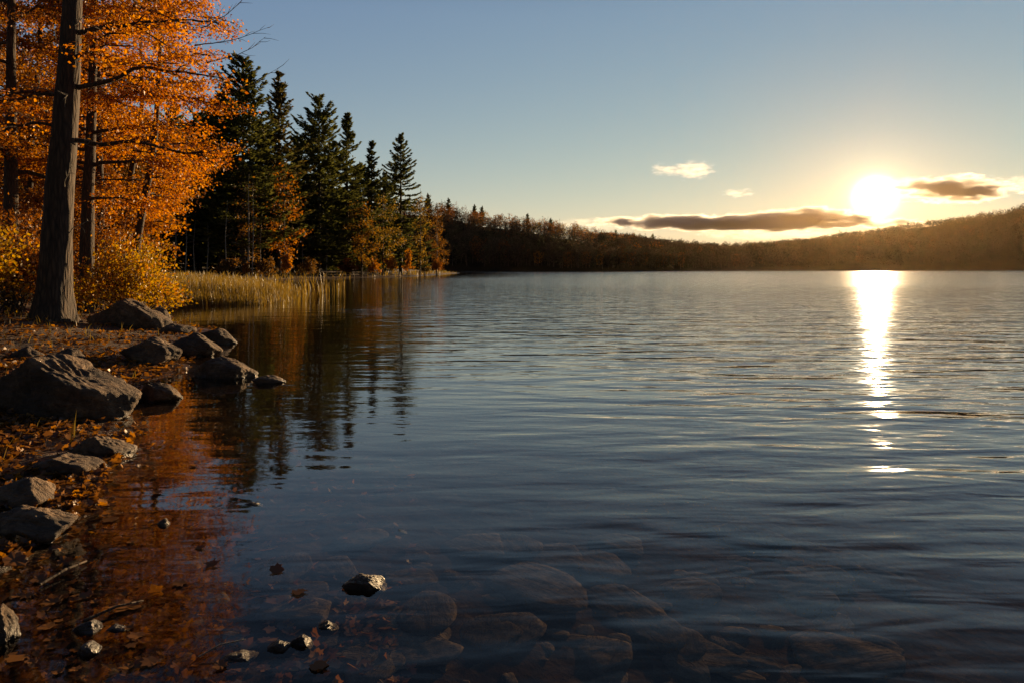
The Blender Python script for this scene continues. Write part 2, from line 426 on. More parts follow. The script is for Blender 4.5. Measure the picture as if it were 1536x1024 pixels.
def put_conifer(name,x,y,H,Rm,seed,label,group,mat='pine',rot=0,**kw):
    z=ground_z(x,y)-.15
    e=empty(name,(x,y,z),label,'tree',group); e.rotation_euler.z=rot
    tr,cr=conifer(H,Rm,seed,**kw)
    tr.build('trunk',M['bark2'],e,True); cr.build('crown',M[mat],e)
    return e

def copy_tree(src,loc,rot,scale,label=None):
    c=src.copy(); COL.objects.link(c); c.location=loc; c.rotation_euler=(0,0,rot); c.scale=scale
    if label: c['label']=label
    for ch in src.children:
        k=ch.copy(); COL.objects.link(k); k.parent=c
    return c

def broadleaf(name, base, path, r0, limbs, label, leafmat, seed, group=None, leaf=(.072,.052), per_m=95, bark='bark', flare=0.0, sub=7,
              spread=.20, dead=0, cat='tree', seg=14, flat=.45, subr=.42):
    """path: trunk points relative to base; limbs: list of (height, azimuth, length, rise)"""
    rng=np.random.default_rng(seed)
    e=empty(name,base,label,cat,group)
    path=np.array(path,float)
    s=np.linspace(0,1,len(path)); ss=np.linspace(0,1,26)
    P=np.stack([np.interp(ss,s,path[:,i]) for i in range(3)],1)
    for _ in range(3): P[1:-1]=(P[:-2]+P[1:-1]*2+P[2:])/4
    P[2:-1,:2]+=np.cumsum(rng.normal(size=(23,2)),0)*r0*.03
    rad=r0*(1-.86*ss)
    rad=rad*(1+flare*np.exp(-(P[:,2]-P[0,2])/(r0*1.5+.02)))
    V,Q,T=tube(P,rad,seg*2 if flare else seg,rng,.02)
    if flare:
        n=seg*2; th=np.arange(n)/n*2*np.pi
        for i in range(len(P)):                    # buttress roots and bark ridges
            k=flare*1.0*math.exp(-(P[i,2]-P[0,2])/(r0*1.1))
            f=1+k*.38*(np.sin(th*5+1)*.6+np.sin(th*3+2)*.6)+.045*np.sin(th*11+P[i,2]*.9)
            c=P[i]; V[i*n:(i+1)*n]=c+(V[i*n:(i+1)*n]-c)*f[:,None]
    a=Acc(); a.add(V,Q,T); a.build('trunk',M[bark],e,True)
    C=[];D=[];K=[]
    for (hz_,az,Ln,rise) in limbs:
        lt=rng.random()
        b=np.array([np.interp(hz_,P[:,2],P[:,i]) for i in range(3)])
        rb=np.interp(hz_,P[:,2],rad)
        o=np.array([math.sin(az),math.cos(az),0.0]); lat=np.array([o[1],-o[0],0])
        n=10; q=np.linspace(0,1,n)
        L=b[None]+o[None]*(q*Ln)[:,None]
        L[:,2]+=Ln*(rise*q-rise*.55*q**2)
        L+=lat[None]*(np.cumsum(rng.normal(size=n))*.025*Ln)[:,None]*q[:,None]
        L[1:,2]+=np.cumsum(rng.normal(size=n-1))*.018*Ln
        br=Acc(); r_l=min(rb*.42,.016*Ln+.012)
        br.add(*tube(L,r_l*(1-.85*q),7,rng,.05))
        ns=int(sub*max(1,Ln/2.0))
        for k in range(ns):
            u=rng.uniform(.18,1.0); p0=np.array([np.interp(u,q,L[:,i]) for i in range(3)])
            sgn=1 if k%2 else -1; aa=rng.uniform(.35,1.15)*sgn
            dd=o*math.cos(aa)+lat*math.sin(aa); dd[2]=rng.normal()*.22+.03
            l2=Ln*subr*rng.uniform(.5,1.1)*(1.1-.55*u)
            m=6; w=np.linspace(0,1,m)
            S=p0[None]+dd[None]*(w*l2)[:,None]; S[:,2]-=.16*l2*w**2; S[1:]+=np.cumsum(rng.normal(size=(m-1,3)),0)*.03*l2
            br.add(*tube(S,r_l*.38*(1-.8*w)+.002,4))
            for _ in range(3 if leafmat is None or dead else 2):
                v=rng.uniform(.25,.95); p1=np.array([np.interp(v,w,S[:,i]) for i in range(3)])
                d3=dd+rng.normal(size=3)*.5; e3=p1+unit(d3)*l2*.35
                br.add(*tube(np.array([p1,(p1+e3)/2+rng.normal(size=3)*.02*l2,e3]),[.006,.004,.002],3))
            if leafmat and rng.random()>.04:
                c=int(2.5*per_m*l2*rng.uniform(.6,1.4))
                w_=rng.uniform(.12,1.08,c)
                pc=np.stack([np.interp(w_,w,S[:,i]) for i in range(3)],1)
                of=rng.normal(size=(c,3))*spread; of[:,2]=of[:,2]*flat-.05
                C.append(pc+of); D.append(np.tile(dd,(c,1))); K.append(np.full(c,np.clip(lt*.5+rng.random()*.5,0,.999)))
        br.build('branch',M[bark],e,True)
    if C:
        C=np.concatenate(C);D=np.concatenate(D)+rng.normal(size=C.shape)*.7; D[:,2]-=.35
        N=rng.normal(size=C.shape)*.75; N[:,2]+=.55
        m=len(C)
        A=Acc(); A.add(*kites(C,D,N,rng.uniform(.7,1.25,m)*leaf[0],rng.uniform(.7,1.25,m)*leaf[1]))
        A.build('crown',M[leafmat],e,extra={'clump':np.repeat(np.concatenate(K),4)})
    return e

def limb_set(rng,n,z0,z1,rmax,az0=None,az_sp=None,rise=(.05,.35),prof=lambda t:1-.55*t):
    out=[]
    for k in range(n):
        t=(k+rng.uniform(0,.9))/n
        az=rng.uniform(0,6.283) if az0 is None else az0+rng.normal()*az_sp
        if az0 is None: az=k*2.4+rng.normal()*.4
        out.append((z0+(z1-z0)*t,az,rmax*prof(t)*rng.uniform(.75,1.12),rng.uniform(*rise)))
    return out

def at(px,py): return hit(px,py)
RIGHT=math.pi/2

def shore_trees():
    rng=np.random.default_rng(5)
    # the big dark trunk at the edge
    x,y,z=at(78,482)
    k=y/FPX
    path=[(0,0,-.3),(.10*1,0,2.0),((100-78)*k,0,4.6),((106-78)*k,.1,6.6),((112-78)*k,.3,10),((116-78)*k,.5,15)]
    L=[(1.25+(HZN-208)*k-z,RIGHT-.25,2.6,.02),(1.25+(HZN-135)*k-z,RIGHT-.1,2.7,.34),(1.25+(HZN-52)*k-z,RIGHT+.1,2.5,.22),
       (1.25+(HZN-140)*k-z,-RIGHT,1.9,-.06),(1.25+(HZN-190)*k-z,-RIGHT-.4,1.5,-.10),(1.25+(HZN-90)*k-z,RIGHT+.5,2.0,.15)]
    L+=limb_set(rng,13,6.4,14,3.6)
    broadleaf('tall_tree',(x,y,z),path,.285,L,'thickest dark trunk at the water edge, with long bare side limbs','orange',11,bark='bark',flare=.75,
              per_m=34,sub=5,leaf=(.08,.06),spread=.22)
    # dead twigs standing off the trunk, pale: part of that tree
    tree=bpy.data.objects['tall_tree']
    for j in range(9):
        zz=[3.9,4.1,3.2,2.5,4.6,5.0,1.6,5.4,3.6][j]; a=[2.5,3.6,1.9,2.2,4.0,2.9,1.7,2.0,4.3][j]
        cx=np.interp(zz,[0,2,4.6,6.6],[0,.1,22*k,28*k]); rr=.27*(1-.05*zz)
        o=np.array([math.sin(a),math.cos(a),0])
        b0=np.array([cx,0,zz])+o*rr*.9; n=6; q=np.linspace(0,1,n)
        T=b0+o[None]*(q*.55)[:,None]; T[:,2]+=.28*q+.1*np.sin(q*4+j); T[1:]+=np.cumsum(rng.normal(size=(n-1,3)),0)*.03
        br=Acc(); br.add(*tube(T,.011*(1-.8*q),5))
        for f in (.4,.65,.8):
            p0=np.array([np.interp(f,q,T[:,i]) for i in range(3)]); e3=p0+unit(o+rng.normal(size=3)*.8)*.22
            br.add(*tube(np.array([p0,(p0+e3)/2+rng.normal(size=3)*.015,e3]),[.006,.004,.0015],4))
        br.build('dead_twig',M['dead'],tree,True)
    # second trunk just behind it
    Y=17.0
    def wz(py): return EYE+(HZN-py)/FPX*Y
    def wx_(px): return (px-768)/FPX*Y
    x=wx_(128); z=ground_z(x,Y)
    L=[(wz(250)-z,RIGHT-.1,2.7,-.02),(wz(200)-z,RIGHT+.2,3.1,.05),(wz(150)-z,RIGHT-.2,3.2,.12),(wz(100)-z,RIGHT+.15,3.1,.10),(wz(40)-z,RIGHT-.1,2.9,.2),(wz(-10)-z,RIGHT+.25,2.9,.2),
       (wz(170)-z,RIGHT+.7,2.9,.1),(wz(80)-z,RIGHT+.8,2.9,.1),(wz(20)-z,RIGHT-.8,3.0,.15),(wz(300)-z,RIGHT+.3,1.9,.0)]
    L+=limb_set(rng,12,5.6,13,3.3)+limb_set(rng,7,3.2,6,2.6,-RIGHT,.7)
    broadleaf('maple_tree',(x,Y,z),[(0,0,-.2),(.08,0,3),(.2,0,7),(.3,0,14)],.19,L,'orange maple on a slim straight trunk, second from the big dark trunk','orange',21,'orange maples behind the big trunk',per_m=80,bark='bark2')
    tree=bpy.data.objects['maple_tree']
    for (px0,py0,px1,py1) in [(300,75,404,40),(310,48,372,-4),(318,100,398,58),(330,150,425,104)]:
        ux=lambda p:(p-768)/FPX*Y-x; p0=np.array([ux(px0),-.3,wz(py0)-z]); p1=np.array([ux(px1),-.2,wz(py1)-z]); q_=np.linspace(0,1,9)[:,None]
        S=p0*(1-q_)+p1*q_; S[:,2]-=.10*np.sin(q_[:,0]*math.pi); S[1:]+=np.cumsum(rng.normal(size=(8,3)),0)*.018
        br=Acc(); br.add(*tube(S,.016*(1-.8*q_[:,0]),5))
        for f in np.linspace(.3,.97,8):
            c0=np.array([np.interp(f,q_[:,0],S[:,i]) for i in range(3)]); d_=unit(p1-p0)+np.array([0,rng.normal()*.5,rng.choice([-1,1])*rng.uniform(.3,.8)]); c1=c0+unit(d_)*rng.uniform(.18,.45)
            br.add(*tube(np.array([c0,(c0+c1)/2+rng.normal(size=3)*.02,c1]),[.007,.005,.002],4))
        br.build('bare_twig',M['bark2'],tree,True)
    # left edge trunk
    Y=16.5; x=wx_(16); z=ground_z(x,Y)
    L=limb_set(rng,16,2.8,13,3.4)
    broadleaf('maple_tree',(x,Y,z),[(0,0,-.2),(-.02,0,3),(.02,0,7),(.05,0,14)],.20,L,'rusty maple with its trunk at the left edge of the photo','rust',31,'orange maples behind the big trunk',per_m=80,bark='bark2')
    # leaning thin trunk
    Y=20.5; x=wx_(186); z=ground_z(x,Y)
    L=[(wz(265)-z,RIGHT,1.7,.0),(wz(230)-z,RIGHT-.3,1.9,.05),(wz(285)-z,RIGHT+.5,1.6,.1),(wz(310)-z,RIGHT+.1,1.3,.0)]+limb_set(rng,16,3.4,11,2.3)
    broadleaf('maple_tree',(x,Y,z),[(0,0,-.2),(.5,0,2.6),(.95,0,5),(1.1,0,8),(1.2,0,12)],.15,L,'orange maple on a thin trunk that leans right','orange',41,'orange maples behind the big trunk',per_m=85,bark='bark2')
    # trees that fill the grove behind
    lab=['rust brown maple in the grove, directly left of the big trunk','deep orange maple deepest in the grove behind the slim trunk','brown maple farthest left in the grove','orange maple at the right end of the grove, low limbs over the reeds','rust maple between the big trunk and the leaning one','brown maple far back in the grove, left of the slim trunk','rust maple far back at the left edge of the grove','brown maple far back behind the yellow shrubs']
    for i,(px,Y,H,rm,lm) in enumerate([(55,23,14,4.2,'rust'),(130,28,15,4.4,'orange'),(-60,22,14,4.4,'brown'),(200,25,11.5,2.3,'orange'),(150,23,12,3.6,'rust'),(95,36,14,5.2,'brown'),(15,34,14,5.2,'rust'),(170,38,12,4.6,'brown')]):
        x=wx_(px)/20.5*Y if False else (px-768)/FPX*Y
        z=ground_z(x,Y)
        L=limb_set(rng,20,1.6,H*.96,rm,prof=lambda t:.8+.4*t if t<.5 else 1.3-.9*t)
        broadleaf('maple_tree',(x,Y,z),[(0,0,-.2),(rng.normal()*.2,0,H*.3),(rng.normal()*.3,0,H*.6),(rng.normal()*.3,0,H)],.16,L,lab[i],lm,51+i,'orange maples behind the big trunk',per_m=55,leaf=(.12,.09),spread=.28,bark='bark2',sub=6)

def bush(name,x,y,h,r,label,mat,seed,group=None,n=26,leaf=(.06,.045),per=1.0,cat='shrub',lean=(0,0)):
    rng=np.random.default_rng(seed); z=ground_z(x,y)
    e=empty(name,(x,y,z),label,cat,group)
    C=[];D=[]
    st=Acc()
    for k in range(n):
        az=k*2.4+rng.normal()*.3; el=rng.uniform(.25,1.0)
        tip=np.array([math.sin(az)*r*(1.15-el*.85)*rng.uniform(.6,1.1)+lean[0],math.cos(az)*r*(1.15-el*.85)*rng.uniform(.6,1.1)+lean[1],h*el*rng.uniform(.75,1.1)])
        q=np.linspace(0,1,7)[:,None]
        S=np.array([rng.normal()*.12*r,rng.normal()*.12*r,-.05])*(1-q)+tip*q**1.0; S[:,2]+=(np.sin(q*np.pi)*.18*h)[:,0]; S[1:]+=np.cumsum(rng.normal(size=(6,3)),0)*.03*r
        st.add(*tube(S,.014*(1-.8*q[:,0])*(.5+.4*r),4))
        for j in range(7):
            u=rng.uniform(.3,1.0); p0=np.array([np.interp(u,q[:,0],S[:,i]) for i in range(3)])
            d=unit(tip/np.linalg.norm(tip)+rng.normal(size=3)*.6); l2=r*.38*rng.uniform(.5,1.1)
            p1=p0+d*l2; p1[2]-=.1*l2
            st.add(*tube(np.array([p0,(p0+p1)/2+rng.normal(size=3)*.03*r,p1]),[.006,.004,.002],3))
            c=int(rng.uniform(12,26)*per); w=rng.uniform(.1,1.1,c)[:,None]
            C.append(p0*(1-w)+p1*w+rng.normal(size=(c,3))*np.array([.11,.11,.07])*r); D.append(np.tile(d,(c,1)))
    st.build('stems',M['bark2'],e,True)
    C=np.concatenate(C);D=np.concatenate(D)+rng.normal(size=C.shape)*.6; C[:,2]=np.maximum(C[:,2],.02); m=len(C)
    N=rng.normal(size=C.shape); N[:,2]+=.5
    A=Acc(); A.add(*kites(C,D,N,rng.uniform(.7,1.3,m)*leaf[0],rng.uniform(.7,1.3,m)*leaf[1])); A.build('foliage',M[mat],e)
    return e

def shrubs():
    g='shrubs under the maples'
    def q(px,Y): return (px-768)/FPX*Y
    B=[(185,15.6,1.55,1.25,'yellow','yellow leafy shrub leaning over the boulder beside the big trunk',.9),
       (225,18.5,1.25,1.0,'yellow','low golden shrub at the edge of the reed bed',.9),
       (20,14.2,2.1,1.3,'rust','rust and orange shrub left of the big trunk base',.9),
       (-40,13.0,1.6,1.2,'yellow','golden shrub cut by the left edge of the photo',.9),
       (140,18.5,2.5,1.6,'rust','rust red shrub behind the big trunk on its right side',.9),
       (45,19.5,3.0,1.9,'rust','tall rust shrub behind the big trunk on its left side',.9),
       (195,22.5,2.2,1.8,'yellow','yellow shrub farther back beneath the leaning maple',.8),
       (100,24,2.8,2.2,'brown','brown shrub deepest in the grove',.8)]
    for i,(px,Y,h,r,m,lab,per) in enumerate(B):
        bush('shrub',q(px,Y),Y,h,r,lab,m,70+i,g,n=34,leaf=(.075,.055),per=per*1.1)

def peninsula():
    g='conifers on the wooded point'
    def loc(px,Y): return (px-768)/FPX*Y,Y
    T=[(601,203,120,4.0,'tallest spruce alone at the right end of the point',dict(up=.34,base=.05,whorl=.036,power=.8,sparse=.92)),
       (557,213,112,3.0,'slender spruce just left of the lone right end spruce',dict(up=.34,base=.08,whorl=.036,sparse=.8)),
       (521,171,104,3.4,'narrow dark spruce right of the broad pine',dict(up=.36,base=.06,whorl=.034,sparse=.85)),
       (478,150,97,5.2,'broad dark pine with wide layered boughs in the middle of the point',dict(up=.34,base=.08,whorl=.035,power=.62)),
       (418,107,86,3.8,'tall thin conifer with browned lower boughs',dict(up=.38,base=.18,whorl=.032,sparse=.7,mat='pinebrown')),
       (364,88,80,5.0,'tallest dense pine nearest the orange maples',dict(up=.32,base=.10,whorl=.032,power=.7)),
       (330,150,84,4.6,'dark pine half hidden by the orange maples',dict(up=.32,base=.10,whorl=.034,power=.7)),
       (445,205,105,4.4,'dark pine behind, between the thin conifer and the broad pine',dict(up=.3,base=.05,whorl=.035,power=.7)),
       (500,215,114,4.4,'dark spruce behind the broad pine on its right',dict(up=.3,base=.04,whorl=.035,power=.7)),
       (540,250,124,4.0,'short dark spruce filling the gap before the right end',dict(up=.3,base=.04,whorl=.036,power=.7)),
       (395,190,92,4.6,'dark pine behind the two tallest conifers',dict(up=.3,base=.04,whorl=.035,power=.7)),
       (300,175,92,5.0,'dark pine deep in the woods under the maple limbs',dict(up=.3,base=.05,whorl=.036,power=.7)),
       (262,165,96,5.0,'dark pine deepest behind the leaning maple',dict(up=.3,base=.05,whorl=.036,power=.7)),
       (578,262,132,3.4,'low spruce directly behind the lone right end spruce',dict(up=.3,base=.03,whorl=.037,power=.7)),
       (350,240,100,5.0,'dark fir low in the shade behind the tallest dense pine',dict(up=.3,base=.02,whorl=.036,power=.6)),
       (428,270,100,5.0,'dark fir low in the shade behind the thin conifer',dict(up=.3,base=.02,whorl=.036,power=.6)),
       (470,280,108,5.0,'dark fir low in the shade behind the broad pine',dict(up=.3,base=.02,whorl=.036,power=.6)),
       (225,190,90,5.2,'dark pine behind the grove of maples',dict(up=.3,base=.04,whorl=.036,power=.7)),
       (515,290,120,4.6,'dark fir low in the shade behind the narrow spruce',dict(up=.3,base=.02,whorl=.038,power=.6)),
       (285,270,108,5.5,'dark fir low in the shade at the left of the point',dict(up=.3,base=.02,whorl=.036,power=.6)),
       (175,200,80,6.0,'dark pine behind the grove, between the slim trunk and the leaning maple',dict(up=.3,base=.02,whorl=.036,power=.6)),
       (95,190,84,6.0,'dark pine behind the grove, seen past the big trunk',dict(up=.3,base=.02,whorl=.036,power=.6)),
       (20,190,84,6.0,'dark pine behind the grove at the left edge of the photo',dict(up=.3,base=.02,whorl=.036,power=.6)),
      ]
    for i,(px,top,Y,rm,lab,kw) in enumerate(T):
        x,y=loc(px,Y); zt=EYE+(HZN-top)/FPX*Y; H=zt-ground_z(x,y)+.15
        kw=dict(kw); mat=kw.pop('mat','pine')
        put_conifer('pine_tree' if 'pine' in lab else 'spruce_tree' if 'spruce' in lab else 'conifer_tree',x,y,H,rm,200+i,lab,g,mat,rot=i*1.3,tuft=.58,**kw)
    # broadleaf trees of the point
    rng=np.random.default_rng(77)
    g2='small autumn trees on the wooded point'
    B=[(655,318,140,'brown','brown leaved birch on a pale trunk at the tip of the point','birch',2.6),
       (574,286,106,'ochre','yellow brown tree left of the lone right end spruce','bark2',3.2),
       (425,235,80,'rust','sparse rust leaved tree before the thin conifer','bark2',3.0),
       (630,283,117,'ochre','ochre leaved tree on the right side of the lone right end spruce','bark2',1.6),
       (372,262,76,'brown','bare limbed brown tree in front of the tallest dense pine','birch',2.2),
       (542,296,99,'olive','olive leaved tree at the foot of the narrow dark spruce','bark2',3.0)]
    for i,(px,top,Y,lm,lab,bk,rm) in enumerate(B):
        x,y=loc(px,Y); z=ground_z(x,y); H=EYE+(HZN-top)/FPX*Y-z
        L=limb_set(rng,14,H*.14,H*.93,rm,prof=lambda t:.75+.5*t if t<.4 else 1.35-1.0*t,rise=(.3,.8))
        broadleaf('birch_tree' if bk=='birch' and i==0 else 'autumn_tree',(x,y,z),[(0,0,-.2),(.1,0,H*.4),(0,.1,H*.75),(.1,0,H)],.13 if i else .16,L,lab,lm,300+i,g2,leaf=(.30,.22),per_m=[22,13,11,22,8,20][i],spread=.42,sub=5,bark=bk,seg=8,flat=.95)
    g3='small bushes along the shore of the point'
    S=[(430,374,76,.9,'gold','bright orange sapling on the shore below the thin conifer'),(612,372,112,1.1,'gold','bright orange bush right of the lone spruce trunk'),
       (586,376,109,1.3,'gold','golden bush left of the lone spruce trunk'),(560,384,103,1.2,'gold','low orange bush near the right end of the point'),
       (400,388,76,1.5,'brown','brown bush left of the bright orange sapling'),(462,388,88,1.6,'brown','low brown bush right of the bright orange sapling'),
       (655,388,138,1.6,'rust','rust bush at the foot of the birch'),(637,388,122,1.4,'olive','olive bush between the birch and the lone spruce'),
       (522,386,100,1.6,'rust','low rust bush below the narrow dark spruce'),(370,392,74,.5,'gold','tiny orange sapling left of the brown bush'),
       (345,390,72,1.6,'brown','brown bush at the left end of the point')]
    for i,(px,top,Y,r,lm,lab) in enumerate(S):
        x,y=loc(px,Y); z=ground_z(x,y); h=max(.8,EYE+(HZN-top)/FPX*Y-z)
        bush('sapling' if 'sapling' in lab else 'bush',x,y,h,r,lab,lm,400+i,g3,n=16,leaf=(.22,.17),per=.55,cat='bush')
    # bare pale stems in the dark of the wood
    for i,(px,top,Y) in enumerate([(278,320,74),(292,330,78),(262,330,72),(340,300,73),(378,270,75),(392,320,78),(489,345,96),(455,350,92),(310,335,76)]):
        x,y=loc(px,Y); z=ground_z(x,y); H=EYE+(HZN-top)/FPX*Y-z
        L=limb_set(rng,6,H*.45,H*.95,1.2,rise=(.3,.7))
        broadleaf('young_tree',(x,y,z),[(0,0,-.2),(.15*(-1)**i,0,H*.5),(.1,0,H)],.075,L,'thin bare grey trunk standing in the dark wood of the point',None,500+i,'bare trunks in the dark wood',sub=3,bark='birch',seg=7)

def far_wood():
    rng=np.random.default_rng(9)
    tints={'brown':(.105,.078,.050),'rust':(.22,.090,.032),'orange':(.44,.17,.03),'dark':(.024,.032,.016),'olive':(.070,.064,.034),'gold':(.44,.26,.05)}
    def crown(acc,x,y,z,h,r,kind,q,rng,con=False):
        n=q
        if con:
            t=rng.uniform(0,1,n)**.7; a=rng.uniform(0,6.28,n); rr=r*t*rng.uniform(.5,1,n)
            C=np.stack([rr*np.cos(a),rr*np.sin(a),h*(1-.92*t)],1); D=np.stack([np.cos(a),np.sin(a),-.2+0*a],1)
        else:
            d=unit(rng.normal(size=(n,3))); k=rng.uniform(.62,1.0,n)[:,None]
            lob=1+.14*np.sin(d[:,0:1]*4+x)+.12*np.sin(d[:,2:3]*5+y)
            C=d*k*lob*np.array([r,r,h*.42]); C[:,2]+=h*.58; D=rng.normal(size=(n,3))
        N=rng.normal(size=C.shape)+unit(C-np.array([0,0,h*.5]))*1.0
        s=(1.5*r/math.sqrt(n))*1.75
        V,Q=kites(C+np.array([x,y,z]),D,N,rng.uniform(.7,1.3,n)*s,rng.uniform(.6,1.1,n)*s*.8)
        c=np.array(tints[kind])*rng.uniform(.75,1.25)*(.28 if n<60 else .7 if n<100 else 1)  # right hill crowns: their backlit darkness is put into the tint
        acc.add(V,Q,a=np.array([*c,1.0]))
    def pick(px,t):
        u=rng.random()
        if px>1080: return rng.choice(['brown','olive','rust','dark'],p=[.50,.26,.02,.22])
        if t>.60 and px<960: return rng.choice(['rust','orange','dark','brown','gold','olive'],p=[.30,.26,.18,.14,.08,.04])  # more orange and gold by the ridge: sunlit crown tops put into colour
        return rng.choice(['brown','olive','dark','rust','orange','gold'],p=[.50,.27,.17,.05,.01,.0])
    acc=Acc()
    def scatter(n,p0,p1,q,big):
        for _ in range(n):
            px=rng.uniform(p0,p1); ds,dr,_z=far_params(px); t=rng.uniform(0,1.03)**.9
            if q>100 and t<.10: t=.10+rng.uniform(0,.3)
            Y=ds+2+(dr-ds)*t; x=(px-768)/FPX*Y; z=float(hill_z(np.array([x]),np.array([Y]))[0])-.4
            k=pick(px,t); con=k=='dark'
            h=rng.uniform(9,13)*big*(1.12 if con else 1); crown(acc,x,Y,z,h,(2.4 if con else rng.uniform(3,4.4))*big,k,q,rng,con)
    scatter(760,470,920,190,.92)
    scatter(1700,900,1200,80,.85)
    scatter(3600,1120,1760,46,.82)
    scatter(350,1740,2100,30,1.3); scatter(260,-300,470,60,1.1)
    tag(acc.build('far_woods',M['wood'],attr='tint'),'autumn woods covering the hills across the lake','woods',kind='stuff')
    # the nearest rows on the far shore: a tree each
    protos=[]
    for i,k in enumerate(['brown','olive','brown','rust','dark','brown','orange']):
        r2=np.random.default_rng(900+i)
        A=Acc(); crown(A,0,0,0,10.5 if k!='dark' else 13,3.3 if k!='dark' else 2.4,k,260,r2,k=='dark')
        T=Acc(); P=np.array([(0,0,-.5),(.2,0,4),(0,.2,9)]); T.add(*tube(P,[.22,.16,.05],6))
        protos.append((k,A,T))
    desc={'brown':'dull brown autumn tree in the front row across the lake','olive':'olive autumn tree in the front row across the lake','rust':'rust red autumn tree in the front row across the lake','dark':'dark conifer in the front row across the lake','orange':'orange autumn tree in the front row across the lake'}
    made={}
    for j in range(84):
        px=612+j*6.1+rng.normal()*1.5; ds,dr,_z=far_params(px); Y=ds+3+rng.uniform(0,9); x=(px-768)/FPX*Y
        z=float(hill_z(np.array([x]),np.array([Y]))[0])-.3
        i=int(rng.choice(7,p=[.24,.18,.2,.1,.1,.14,.04])); k,A,T=protos[i]
        s=rng.uniform(.75,1.2); rot=rng.uniform(0,6.28)
        if i in made: copy_tree(made[i],(x,Y,z),rot,(s,s,s*rng.uniform(.9,1.15)))
        else:
            e=empty('shore_conifer' if k=='dark' else 'shore_tree',(x,Y,z),desc[k],'tree','trees in the front row across the lake'); e.rotation_euler.z=rot; e.scale=(s,s,s)
            T.build('trunk',M['bark2'],e,True); A.build('crown',M['wood'],e,attr='tint')
            made[i]=e
    # conifers that stand out on the ridge of the left hill
    first=None
    for j,(px,top) in enumerate([(642,292),(673,299),(712,309),(723,311),(791,322),(826,329),(872,345),(924,346),(952,351),(979,352)]):
        ds,dr,_z=far_params(px); Y=dr-6; x=(px-768)/FPX*Y; z=float(hill_z(np.array([x]),np.array([Y]))[0])-.5
        H=EYE+(HZN-top)/FPX*Y-z; lab='dark conifer standing above the ridge of the left hill'
        if first is None:
            e=empty('ridge_conifer',(x,Y,z),lab,'tree','conifers above the ridge'); tr,cr=conifer(16,3.0,888,base=.1,tuft=.9,whorl=.06,power=.7)
            tr.build('trunk',M['bark2'],e,True); cr.build('crown',M['pine'],e); e.scale=(H/16,)*3; first=e
        else: copy_tree(first,(x,Y,z),j*1.1,(H/16*.9,H/16*.9,H/16))

# ------------------------------------------------------------------ rocks
def ico(n):
    bm=__import__('bmesh').new(); __import__('bmesh').ops.create_icosphere(bm,subdivisions=n,radius=1)
    V=np.array([v.co[:] for v in bm.verts]); F=np.array([[v.index for v in f.verts] for f in bm.faces]); bm.free(); return V,F
ICO={n:ico(n) for n in (3,4,5,6)}
def rock_mesh(dims, seed, res=5, rugged=1.0, slope=True):
    rng=np.random.default_rng(seed); d,F=ICO[res]
    pl=[]
    if slope=='long': pl=[((.54,.12,.83),.50),((-.18,-.93,.30),.62),((-.62,.05,.78),.66),((.1,.9,.3),.8),((.93,-.25,.15),.92)]
    elif slope: pl=[((.55,.10,.78),.60),((.78,.05,.60),.62),((-.30,-.85,.35),.72),((-.55,.1,.75),.70),((.1,.85,.4),.8),((.1,-.5,.86),.66)]
    else: pl=[((0,0,1),.6)]
    N=[np.array(p)+rng.normal(size=3)*(.05 if slope=='long' else .16) for p,_ in pl]+[rng.normal(size=3) for _ in range(9)]
    h=[q*rng.uniform(.9,1.1) for _,q in pl]+list(rng.uniform(.78,1.0,9))
    N=unit(np.array(N)); h=np.array(h)
    c=np.maximum(d@N.T,1e-3); rr=h[None]/c
    p=26.0; r=(np.sum(rr**-p,1))**(-1/p)
    r=np.minimum(r,1.25)
    off=Vector(tuple(rng.uniform(-50,50,3)))
    V=d*r[:,None]
    dm=np.array(dims)/2
    W=V*dm; sc=float(np.cbrt(np.prod(dims)))
    for i in range(len(W)):
        q=Vector(W[i])/sc
        n1=mnoise.fractal(q*2.4+off,1.0,2.0,5)*.055
        qq=Vector((q.x*1.6+q.z*.9,q.y*9,q.z*8+q.x*6.5))
        n2=mnoise.ridged_multi_fractal(qq*1.25+off,1.0,2.0,3,1.0,2.0)*.026
        W[i]+=d[i]*sc*rugged*(n1+n2-.035)
    return W,F
def rock(name,px0,py0,px1,py1,label,seed,cat='rock',group=None,res=5,depth=.85,sink=.30,rugged=1.0,base=None,rot=0,slope=True,tall=1.0):
    """a rock whose foot and size the photo's box gives"""
    cx=(px0+px1)/2; x,y,z=hit(cx,py1 if base is None else base)
    if z<0: (x,y),z=gp(cx,py1),0.0
    w=(px1-px0)/FPX*y; dp=w*depth; y+=dp*.42; x=(cx-768)/FPX*y; w=(px1-px0)/FPX*y
    h=((py1-py0)/FPX*y-dp*.30*EYE/y)*tall
    h=max(h,.17*w); full=h/(1-sink)
    z=max(ground_z(x,y),-.01)
    V,F=rock_mesh((w*1.04,dp,full*1.12),seed,res,rugged,slope)
    xa,xb=V[:,0].min(),V[:,0].max(); V[:,0]=(V[:,0]-(xa+xb)/2)*(w/(xb-xa))
    zt=V[:,2].max()
    o=mesh_obj(name,V,[F],M['rock'],smooth=True,loc=(x,y,z+h-zt)); o.rotation_euler.z=rot
    return tag(o,label,cat,group)

